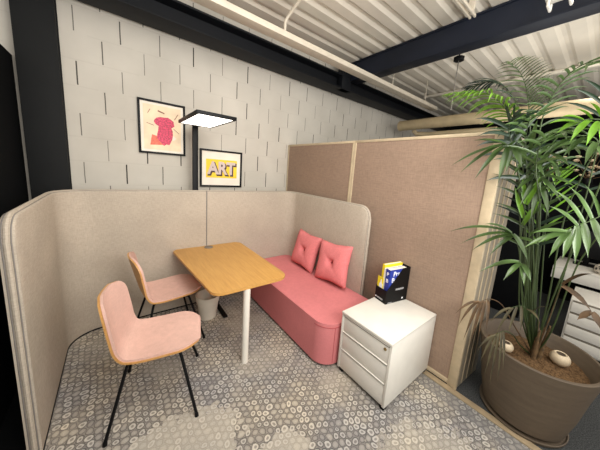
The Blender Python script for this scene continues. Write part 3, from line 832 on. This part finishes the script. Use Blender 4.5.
FANS = [
    ([(2.485, 0.15, 0.5), (2.507, 0.259, 0.925), (2.496, 0.347, 1.556), (2.462, 0.431, 2.083), (2.436, 0.466, 2.274), (2.371, 0.484, 2.395), (2.306, 0.503, 2.497), (2.236, 0.539, 2.587), (2.16, 0.592, 2.638)],
     [((2.436, 0.466, 2.274), (2.418, 0.325, 2.356)), ((2.436, 0.466, 2.274), (2.502, 0.628, 2.247)), ((2.425, 0.469, 2.298), (2.407, 0.331, 2.373)), ((2.414, 0.473, 2.321), (2.398, 0.326, 2.401)), ((2.414, 0.473, 2.321), (2.475, 0.655, 2.3)), ((2.403, 0.476, 2.341), (2.387, 0.332, 2.416)), ((2.393, 0.479, 2.36), (2.378, 0.327, 2.441)), ((2.393, 0.479, 2.36), (2.448, 0.676, 2.349)), ((2.382, 0.481, 2.378), (2.366, 0.335, 2.456)), ((2.371, 0.484, 2.395), (2.357, 0.332, 2.481)), ((2.371, 0.484, 2.395), (2.423, 0.693, 2.396)), ((2.36, 0.487, 2.413), (2.345, 0.342, 2.497)), ((2.349, 0.491, 2.43), (2.335, 0.341, 2.521)), ((2.349, 0.491, 2.43), (2.397, 0.71, 2.443)), ((2.338, 0.494, 2.447), (2.323, 0.352, 2.535)), ((2.328, 0.496, 2.464), (2.313, 0.352, 2.558)), ((2.328, 0.496, 2.464), (2.372, 0.723, 2.486)), ((2.317, 0.5, 2.481), (2.301, 0.365, 2.569)), ((2.306, 0.503, 2.497), (2.291, 0.366, 2.589)), ((2.306, 0.503, 2.497), (2.349, 0.73, 2.523)), ((2.294, 0.508, 2.514), (2.278, 0.381, 2.598)), ((2.283, 0.513, 2.53), (2.268, 0.384, 2.615)), ((2.283, 0.513, 2.53), (2.327, 0.733, 2.56)), ((2.272, 0.518, 2.545), (2.255, 0.401, 2.621)), ((2.26, 0.524, 2.56), (2.243, 0.407, 2.636)), ((2.26, 0.524, 2.56), (2.307, 0.73, 2.592)), ((2.248, 0.531, 2.574), (2.23, 0.426, 2.64)), ((2.236, 0.539, 2.587), (2.218, 0.433, 2.653)), ((2.236, 0.539, 2.587), (2.289, 0.721, 2.618)), ((2.224, 0.548, 2.6), (2.204, 0.453, 2.652)), ((2.211, 0.556, 2.612), (2.192, 0.46, 2.66)), ((2.211, 0.556, 2.612), (2.272, 0.708, 2.64)), ((2.198, 0.566, 2.621), (2.177, 0.483, 2.658)), ((2.186, 0.575, 2.63), (2.164, 0.494, 2.664)), ((2.186, 0.575, 2.63), (2.257, 0.69, 2.657)), ((2.173, 0.583, 2.634), (2.149, 0.518, 2.653)), ((2.16, 0.592, 2.638), (2.135, 0.529, 2.651)), ((2.16, 0.592, 2.638), (2.242, 0.669, 2.669))],
     dict(w=0.023, matname='silver', lift=0.24)),
    ([(2.485, 0.15, 0.5), (2.384, 0.278, 0.952), (2.299, 0.378, 1.563), (2.208, 0.433, 1.917), (2.128, 0.475, 2.067), (2.059, 0.506, 2.079)],
     [((2.06, 0.5, 2.072), (1.859, 0.737, 1.911)), ((2.059, 0.506, 2.079), (1.881, 0.679, 1.866)), ((2.071, 0.497, 2.074), (1.928, 0.601, 1.825)), ((2.084, 0.488, 2.068), (1.993, 0.479, 1.81)), ((2.097, 0.473, 2.063), (2.029, 0.457, 1.892)), ((2.071, 0.498, 2.08), (1.941, 0.661, 2.09)), ((2.085, 0.483, 2.068), (1.925, 0.544, 1.974)), ((2.108, 0.469, 2.057), (2.015, 0.377, 1.921)), ((2.096, 0.48, 2.069), (2.007, 0.42, 2.094)), ((2.131, 0.461, 2.047), (2.048, 0.365, 1.986))],
     dict(w=0.036, matname='green', lift=0.16)),
    ([(2.485, 0.15, 0.5), (2.397, 0.127, 1.023), (2.299, 0.062, 1.692), (2.15, 0.037, 2.04), (2.019, 0.065, 2.158), (1.946, 0.121, 2.176), (1.891, 0.185, 2.158)],
     [((1.914, 0.153, 2.168), (1.845, 0.233, 2.18)), ((1.946, 0.128, 2.177), (1.85, 0.192, 2.215)), ((1.978, 0.094, 2.174), (1.874, 0.148, 2.247)), ((1.999, 0.072, 2.16), (1.897, 0.109, 2.265)), ((1.913, 0.159, 2.164), (1.845, 0.236, 2.094)), ((1.935, 0.133, 2.17), (1.842, 0.177, 2.049)), ((1.977, 0.1, 2.169), (1.876, 0.12, 2.031)), ((1.998, 0.078, 2.156), (1.898, 0.076, 2.042)), ((1.892, 0.178, 2.157), (1.83, 0.275, 2.146))],
     dict(w=0.034, matname='bright', lift=0.22)),
    ([(2.485, 0.15, 0.5), (2.396, 0.146, 1.014), (2.344, 0.164, 1.604), (2.247, 0.124, 1.921), (2.148, 0.092, 2.063), (2.076, 0.127, 2.11), (2.009, 0.214, 2.1)],
     [((2.076, 0.127, 2.11), (1.985, 0.244, 2.148)), ((2.044, 0.163, 2.108), (1.977, 0.3, 2.118)), ((2.02, 0.199, 2.101), (1.952, 0.33, 2.059)), ((2.032, 0.176, 2.101), (1.959, 0.288, 1.99)), ((2.065, 0.141, 2.104), (1.989, 0.207, 1.981)), ((2.118, 0.102, 2.082), (2.017, 0.117, 1.941)), ((2.138, 0.091, 2.062), (2.05, 0.041, 1.946))],
     dict(w=0.032, matname='green', lift=0.2)),
    ([(2.485, 0.15, 0.5), (2.448, 0.092, 0.786), (2.399, 0.057, 1.291), (2.3, -0.012, 1.594), (2.18, 0.001, 1.673), (2.099, 0.052, 1.633), (2.017, 0.117, 1.566)],
     [((2.058, 0.084, 1.605), (1.989, 0.213, 1.703)), ((2.079, 0.065, 1.626), (1.989, 0.208, 1.798)), ((2.12, 0.041, 1.651), (2.024, 0.159, 1.827)), ((2.16, 0.015, 1.671), (2.057, 0.102, 1.844)), ((2.18, -0.0, 1.667), (2.08, 0.043, 1.839)), ((2.027, 0.107, 1.573), (1.93, 0.279, 1.427)), ((2.017, 0.113, 1.567), (1.938, 0.216, 1.482)), ((2.027, 0.111, 1.572), (1.954, 0.159, 1.411)), ((2.038, 0.098, 1.586), (1.967, 0.106, 1.409)), ((2.048, 0.087, 1.606), (1.979, 0.055, 1.401)), ((2.079, 0.069, 1.625), (2.0, 0.015, 1.446)), ((2.12, 0.041, 1.651), (2.03, -0.026, 1.489)), ((2.017, 0.113, 1.567), (1.924, 0.25, 1.536))],
     dict(w=0.034, matname='silver', lift=0.16)),
    ([(2.485, 0.15, 0.5), (2.404, 0.279, 0.861), (2.326, 0.333, 1.265), (2.25, 0.368, 1.42), (2.165, 0.39, 1.483)],
     [((2.166, 0.383, 1.477), (1.934, 0.709, 1.427)), ((2.167, 0.382, 1.47), (1.963, 0.625, 1.354)), ((2.177, 0.378, 1.463), (2.003, 0.56, 1.314)), ((2.188, 0.373, 1.455), (2.049, 0.46, 1.301)), ((2.177, 0.379, 1.47), (2.104, 0.26, 1.317)), ((2.209, 0.369, 1.439), (2.148, 0.227, 1.431)), ((2.166, 0.383, 1.477), (2.034, 0.522, 1.522))],
     dict(w=0.03, matname='green', lift=0.22)),
    ([(2.485, 0.15, 0.5), (2.407, 0.251, 0.833), (2.365, 0.268, 1.044), (2.281, 0.295, 1.225), (2.197, 0.318, 1.286)],
     [((2.198, 0.312, 1.281), (2.04, 0.497, 1.168)), ((2.198, 0.312, 1.281), (2.05, 0.457, 1.211)), ((2.209, 0.307, 1.273), (2.089, 0.362, 1.143)), ((2.219, 0.302, 1.265), (2.125, 0.255, 1.143)), ((2.219, 0.302, 1.265), (2.128, 0.226, 1.184))],
     dict(w=0.034, matname='silver', lift=0.2)),
    ([(2.485, 0.15, 0.5), (2.382, 0.29, 0.734), (2.27, 0.368, 0.899), (2.159, 0.425, 0.954), (2.068, 0.467, 0.936)],
     [((2.068, 0.467, 0.936), (1.948, 0.535, 0.744)), ((2.08, 0.458, 0.937), (1.969, 0.492, 0.637)), ((2.092, 0.45, 0.946), (1.99, 0.45, 0.623)), ((2.104, 0.441, 0.946), (2.007, 0.416, 0.696)), ((2.069, 0.461, 0.939), (1.939, 0.566, 0.828)), ((2.127, 0.429, 0.953), (2.024, 0.382, 0.759))],
     dict(w=0.02, matname='dead', lift=0.35)),
    ([(2.485, 0.15, 0.5), (2.409, 0.233, 0.585), (2.304, 0.273, 0.69), (2.178, 0.31, 0.75), (2.053, 0.334, 0.753)],
     [((2.063, 0.332, 0.758), (1.956, 0.366, 0.56)), ((2.074, 0.328, 0.756), (1.963, 0.328, 0.464)), ((2.095, 0.322, 0.759), (1.978, 0.294, 0.411)), ((2.117, 0.316, 0.763), (1.984, 0.256, 0.456)), ((2.148, 0.311, 0.762), (2.005, 0.246, 0.563)), ((2.054, 0.329, 0.756), (1.96, 0.397, 0.632))],
     dict(w=0.015, matname='dry', lift=0.3)),
    ([(2.485, 0.15, 0.5), (2.411, 0.21, 0.729), (2.34, 0.213, 0.877), (2.265, 0.257, 0.95), (2.179, 0.306, 0.936)],
     [((2.179, 0.301, 0.939), (2.085, 0.383, 0.815)), ((2.191, 0.292, 0.94), (2.093, 0.337, 0.743)), ((2.223, 0.277, 0.946), (2.122, 0.278, 0.769)), ((2.255, 0.261, 0.951), (2.149, 0.221, 0.794)), ((2.33, 0.213, 0.889), (2.216, 0.126, 1.019)), ((2.288, 0.235, 0.93), (2.195, 0.145, 0.913))],
     dict(w=0.018, matname='dry', lift=0.3)),
    ([(2.485, 0.15, 0.5), (2.397, 0.123, 0.787), (2.298, 0.104, 1.064), (2.198, 0.09, 1.198)],
     [((2.198, 0.091, 1.204), (2.1, -0.018, 1.344)), ((2.198, 0.09, 1.198), (2.119, -0.053, 1.119)), ((2.119, -0.053, 1.119), (2.1, -0.007, 1.049)), ((2.119, -0.053, 1.119), (2.098, -0.101, 1.041))],
     dict(w=0.034, matname='dead', lift=0.2)),
    ([(2.485, 0.15, 0.5), (2.488, 0.246, 0.937), (2.398, 0.328, 1.567), (2.32, 0.377, 1.927), (2.245, 0.399, 2.058)],
     [((2.245, 0.399, 2.058), (2.137, 0.237, 2.178)), ((2.256, 0.392, 2.039), (2.173, 0.175, 2.092)), ((2.267, 0.39, 2.019), (2.187, 0.241, 1.949)), ((2.287, 0.389, 1.994), (2.202, 0.285, 1.871)), ((2.266, 0.396, 2.026), (2.154, 0.445, 1.859)), ((2.245, 0.396, 2.045), (2.14, 0.511, 1.966)), ((2.299, 0.38, 1.96), (2.221, 0.29, 1.772)), ((2.245, 0.399, 2.058), (2.167, 0.38, 2.253))],
     dict(w=0.03, matname='silver', lift=0.2)),
    ([(2.485, 0.15, 0.5), (2.49, 0.225, 0.947), (2.403, 0.284, 1.5), (2.34, 0.309, 1.756), (2.276, 0.332, 1.885)],
     [((2.276, 0.332, 1.885), (2.192, 0.185, 1.727)), ((2.276, 0.33, 1.871), (2.168, 0.376, 1.658)), ((2.297, 0.323, 1.845), (2.209, 0.223, 1.615)), ((2.276, 0.332, 1.885), (2.14, 0.415, 1.764)), ((2.276, 0.333, 1.892), (2.196, 0.133, 1.821)), ((2.308, 0.322, 1.832), (2.198, 0.308, 1.57)), ((2.276, 0.332, 1.885), (2.236, 0.249, 1.991)), ((2.286, 0.331, 1.872), (2.164, 0.395, 1.93))],
     dict(w=0.03, matname='green', lift=0.18)),
    ([(2.485, 0.15, 0.5), (2.486, 0.268, 0.926), (2.417, 0.398, 1.551), (2.348, 0.496, 2.071), (2.287, 0.541, 2.266)],
     [((2.287, 0.541, 2.266), (2.185, 0.536, 2.054)), ((2.288, 0.538, 2.252), (2.204, 0.498, 2.014)), ((2.287, 0.541, 2.266), (2.173, 0.582, 2.139)), ((2.299, 0.533, 2.239), (2.237, 0.441, 2.03)), ((2.299, 0.535, 2.253), (2.242, 0.413, 2.112)), ((2.287, 0.541, 2.266), (2.225, 0.583, 2.356)), ((2.321, 0.527, 2.214), (2.236, 0.448, 1.947))],
     dict(w=0.036, matname='dark', lift=0.12)),
    ([(2.485, 0.15, 0.5), (2.493, 0.193, 0.961), (2.436, 0.259, 1.578), (2.381, 0.298, 1.934), (2.298, 0.315, 2.062)],
     [((2.298, 0.315, 2.062), (2.213, 0.17, 2.05)), ((2.309, 0.313, 2.043), (2.233, 0.182, 1.942)), ((2.33, 0.305, 2.012), (2.25, 0.217, 1.852)), ((2.309, 0.314, 2.05), (2.214, 0.344, 1.854)), ((2.298, 0.315, 2.062), (2.206, 0.392, 2.053)), ((2.298, 0.315, 2.062), (2.225, 0.258, 2.152))],
     dict(w=0.028, matname='green', lift=0.2)),
]
FR = [
    ([(2.485, 0.15, 0.5), (2.439, 0.228, 1.042), (2.379, 0.318, 1.718), (2.269, 0.374, 2.193), (2.176, 0.325, 2.415), (2.087, 0.234, 2.503), (1.997, 0.114, 2.471)],
     dict(n=14, L=0.22, w=0.016, s0=0.5, droop=1.6, matname='green', normal=(-0.2, 0.1, 0.95), fwd=0.6)),
    ([(2.485, 0.15, 0.5), (2.436, 0.263, 0.944), (2.37, 0.38, 1.634), (2.253, 0.46, 2.129), (2.133, 0.538, 2.304), (1.998, 0.648, 2.415), (1.829, 0.809, 2.398)],
     dict(n=18, L=0.22, w=0.017, s0=0.58, droop=3.0, matname='bright', normal=(0, 0, 1), fwd=0.9)),
    ([(2.485, 0.15, 0.5), (2.536, 0.264, 0.999), (2.565, 0.428, 1.861), (2.592, 0.55, 2.337), (2.611, 0.688, 2.597), (2.62, 0.834, 2.695), (2.614, 1.002, 2.678)],
     dict(n=16, L=0.26, w=0.018, s0=0.58, droop=1.6, matname='dark', normal=(0, 0.2, 1))),
    ([(2.485, 0.15, 0.5), (2.382, 0.291, 1.028), (2.325, 0.345, 1.34), (2.272, 0.358, 1.606), (2.251, 0.361, 1.771)],
     dict(n=2, L=0.26, w=0.034, s0=0.6, droop=0.05, matname='bright', normal=(-1, 0, 0.2), fwd=3)),
    ([(2.485, 0.15, 0.5), (2.49, 0.219, 0.949), (2.486, 0.26, 1.42), (2.486, 0.264, 1.761), (2.468, 0.243, 1.942)],
     dict(n=8, L=0.24, w=0.014, s0=0.45, droop=0.3, matname='bright', normal=(-1, 0, 0.2), fwd=1.4)),
    ([(2.485, 0.15, 0.5), (2.437, 0.252, 0.949), (2.338, 0.323, 1.497), (2.248, 0.38, 1.853), (2.179, 0.424, 2.117)],
     dict(n=9, L=0.25, w=0.022, s0=0.4, droop=0.8, matname='green', normal=(-1, 0, 0.2), fwd=1.0)),
    ([(2.485, 0.15, 0.5), (2.491, 0.214, 0.952), (2.463, 0.293, 1.569), (2.397, 0.331, 1.934), (2.332, 0.288, 2.079), (2.247, 0.123, 2.053)],
     dict(n=9, L=0.24, w=0.02, s0=0.55, droop=1.6, matname='green', normal=(-0.2, 0, 1))),
    ([(2.485, 0.15, 0.5), (2.437, 0.252, 0.949), (2.313, 0.353, 1.567), (2.174, 0.448, 1.983), (2.091, 0.502, 2.175), (2.045, 0.478, 2.278)],
     dict(n=7, L=0.24, w=0.026, s0=0.5, droop=1.4, matname='dark', normal=(-0.6, 0, 0.8))),
    ([(2.485, 0.15, 0.5), (2.389, 0.226, 0.976), (2.284, 0.272, 1.586), (2.174, 0.339, 1.952), (2.078, 0.306, 2.11), (1.992, 0.183, 2.133)],
     dict(n=7, L=0.26, w=0.02, s0=0.58, droop=1.3, matname='silver', normal=(-0.3, 0, 1))),
    ([(2.485, 0.15, 0.5), (2.44, 0.22, 0.964), (2.358, 0.322, 1.571), (2.263, 0.411, 1.991), (2.159, 0.421, 2.211), (2.068, 0.366, 2.25)],
     dict(n=8, L=0.26, w=0.022, s0=0.5, droop=1.2, matname='silver', normal=(-0.5, 0, 0.8))),
    ([(2.485, 0.15, 0.5), (2.448, 0.242, 0.95), (2.4, 0.31, 1.494), (2.355, 0.343, 1.824), (2.308, 0.388, 2.065)],
     dict(n=8, L=0.26, w=0.022, s0=0.4, droop=0.7, matname='dark', normal=(-1, 0, 0.2), fwd=0.9)),
    ([(2.485, 0.15, 0.5), (2.547, 0.115, 0.984), (2.598, 0.105, 1.745), (2.598, 0.11, 2.289), (2.549, 0.069, 2.519)],
     dict(n=9, L=0.3, w=0.022, s0=0.5, droop=1.0, matname='dark', normal=(-1, 0, 0.3))),
]
for i, f in enumerate(FR):
    pts, kw = f
    frond([Vector(p) for p in pts], seed=i+1, **kw)
for pts, lv, kw in FANS:
    fan([Vector(p) for p in pts], lv, **kw)
# bare stems and fibre at the base
m = MB()
rr = random.Random(9)
for k in range(9):
    a = rr.uniform(0, 2*PI); d = rr.uniform(.01, .05)
    m.tube([(d*math.cos(a), d*math.sin(a), -.01), (d*1.2*math.cos(a), d*1.2*math.sin(a), .10), (d*1.7*math.cos(a), d*1.7*math.sin(a), rr.uniform(.16,.34))], [.016,.013,.006], 7)
m.build('stem_base', M['fiber'], palm)

# ------------------------------------------------------------------ office beyond the palm
t = thing('desk', 'white desk with deep fascia seen through palm leaves', 'desk', (4.85, -.55, 0))
MB().box(-.03, .75, -1.0, .88, .715, .745, .004).build('desktop', M['white_metal'], t)
MB().box(-.03, -.005, -1.0, .88, .57, .715, .003).build('fascia', M['white_metal'], t)
for yy in (-.95, .80):
    MB().box(.33,.39,yy,yy+.05,.03,.715,.003).build('leg', M['black_metal'], t); MB().box(.02,.70,yy,yy+.05,0,.03,.004).build('foot', M['black_metal'], t)
t = thing('drawer_unit', 'white three-drawer unit standing right of the pot', 'drawer unit', (4.22, -.29, 0))
MB().box(-.27,.3,-.36,.36,.03,.61,.006).build('carcass', M['white_metal'], t)
MB().box(-.25,.28,-.34,.34,0,.03).build('plinth', M['black_plastic'], t)
for k in range(4):
    z0 = .05+k*.138
    d = MB().box(-.288,-.27,-.345,.345,z0,z0+.118,.006).build('drawer', M['white_metal'], t)
    MB().box(-.286,-.268,-.34,.34,z0+.118,z0+.134).build('grip_recess', M['recess_shade'], d)
t = thing('storage_cabinet', 'tall black cabinet in the dark area behind the desk', 'cabinet', (5.95, -.3, 0))
MB().box(-.2,.25,-1.7,1.5,.08,1.92,.006).build('carcass', M['black_wall'], t)
MB().box(-.18,.23,-1.68,1.48,0,.08).build('plinth', M['black_plastic'], t)
for k in range(4): 
    d = MB().box(-.216,-.2,-1.69+k*.797,-.905+k*.797,.1,1.91,.004).build('door', M['black_wall'], t)
    MB().box(-.226,-.216,-1.62+k*.797,-1.605+k*.797,.9,1.1,.003).build('handle', M['black_metal'], d)
t = thing('dark_backing_panel', 'added matt black panel darkening the area behind the palm', 'dark panel', (4.3, 1.35, 0))  # panel added to blacken the view behind the palm stems
MB().box(-.02,.02,-.85,1.1,.0,1.55,.006).build('panel', M['black_wall'], t)
MB().box(-.15,.15,-.8,-.74,0,.02,.004).build('foot', M['black_metal'], t); MB().box(-.15,.15,.9,.96,0,.02,.004).build('foot', M['black_metal'], t)
def dried(x, y, label, s, seed):
    b = thing('dried_flowers', label, 'dried flowers', (x, y, 1.9205), 0, 'copper dried flowers on the black cabinet')
    rr = random.Random(seed)
    MB().lathe([(0,0),(.05,0),(.06,.03),(.05,.09),(.035,.10),(0,.095)], 20).build('vase', M['black_plastic'], b)
    st = MB()
    for k in range(20):
        a = rr.uniform(0,2*PI); r = rr.uniform(0,.14)*s; z = rr.uniform(.10,.42)*s
        p = Vector((r*math.cos(a), r*math.sin(a), z)); q = rr.uniform(.028,.045)
        m = MB(); m.lathe([(0,-q*.6),(q*.7,-q*.3),(q,.1*q),(q*.6,q*.5),(0,q*.3)], 8, p); m.build('bloom', M['copper'], b)
        st.tube([(0,0,.08), tuple(p)], .003, 5)
    st.build('stems', M['fiber'], b)
dried(5.85, .70, 'copper dried flower bunch on black cabinet, leftmost of three', 1.1, 3)
dried(5.85, .26, 'copper dried flower bunch on black cabinet, middle of three', 1.35, 5)
dried(5.85, -.18, 'copper dried flower bunch on black cabinet, rightmost of three', 1.35, 8)
t = thing('bag', 'black and cream spotted cloth bag lying on the white desk', 'bag', (4.98, -.16, .7455))
m = MB(); m.lathe([(0,.0),(.10,.0),(.13,.04),(.12,.10),(.07,.135),(0,.13)], 28); m.build('pouch', M['patterned'], t)
MB().tube([(-.07,0,.12),(-.05,0,.18),(.05,0,.18),(.07,0,.12)], .008, 8).build('strap', M['fiber'], t)
t = thing('monitor', 'black computer monitor on the white desk in the dark background', 'monitor', (5.3, .05, .7455))
MB().box(-.012,.012,-.30,.30,.12,.50,.006).build('screen', M['black_plastic'], t)
MB().box(.012,.03,-.03,.03,.02,.3,.003).build('stand', M['black_metal'], t); MB().box(-.08,.12,-.12,.12,0,.015,.004).build('base', M['black_metal'], t)

# ------------------------------------------------------------------ light
def area(name, loc, target, size, power, c=(1,.975,.94), sy=None):
    l = bpy.data.lights.new(name, 'AREA'); l.energy = power; l.color = c; l.size = size
    if sy: l.shape = 'RECTANGLE'; l.size_y = sy
    o = bpy.data.objects.new(name, l); col.objects.link(o); o.location = loc
    o.rotation_euler = (Vector(target)-Vector(loc)).to_track_quat('-Z','Y').to_euler()
    return o
area('overhead_area_light', (.7, .7, 3.35), (.8, 1.3, 0), 1.3, 34, sy=1.3)
area('overhead_area_light', (.2, -1.3, 3.2), (.8, 2.2, .9), 2.2, 60, sy=1.6)
area('overhead_area_light', (3.0, -1.3, 3.2), (2.3, 1.2, .6), 1.6, 24, sy=1.2)
area('deck_fill', (1.2, -.8, 2.2), (1.9, 1.4, 3.7), 1.6, 60, sy=1.6)  # added lamp without a fixture, brightens the roof deck from below
area('deck_fill', (4.4, .6, 2.2), (4.4, .5, 3.7), 1.4, 14, sy=1.4)  # second added fill, for the deck beyond the cross beam

area('overhead_area_light', (4.9, .2, 3.3), (5.8, .3, 2.2), .5, 7, sy=.5)  # extra lamp with no fixture, added to brighten the dried flowers
w = bpy.data.worlds.new('World'); bpy.context.scene.world = w; w.use_nodes = True
w.node_tree.nodes['Background'].inputs[0].default_value = (1.0, .98, .96, 1); w.node_tree.nodes['Background'].inputs[1].default_value = .75

# ------------------------------------------------------------------ camera
F, YAW, PIT, ROL, CX, CY = 240.14, .683958397, .164550064, .0758610889, 309.69, 211.15
cam = bpy.data.cameras.new('camera'); cam.sensor_width = 36; cam.sensor_fit = 'HORIZONTAL'; cam.lens = F/600*36
cam.shift_x = -(CX-300)/600; cam.shift_y = -(225-CY)/600; cam.clip_start = .02
co = bpy.data.objects.new('camera', cam); col.objects.link(co)
fw = Vector((math.sin(YAW)*math.cos(PIT), math.cos(YAW)*math.cos(PIT), -math.sin(PIT)))
rt = Vector((math.cos(YAW), -math.sin(YAW), 0)); up = rt.cross(fw)
r = rt*math.cos(ROL)+up*math.sin(ROL); u = up*math.cos(ROL)-rt*math.sin(ROL)
mw = Matrix((r, u, -fw)).transposed().to_4x4(); mw.translation = (0, 0, 1.8)
co.matrix_world = mw
sc = bpy.context.scene; sc.camera = co
sc.view_settings.view_transform = 'Standard'; sc.view_settings.look = 'None'; sc.view_settings.exposure = 0.36
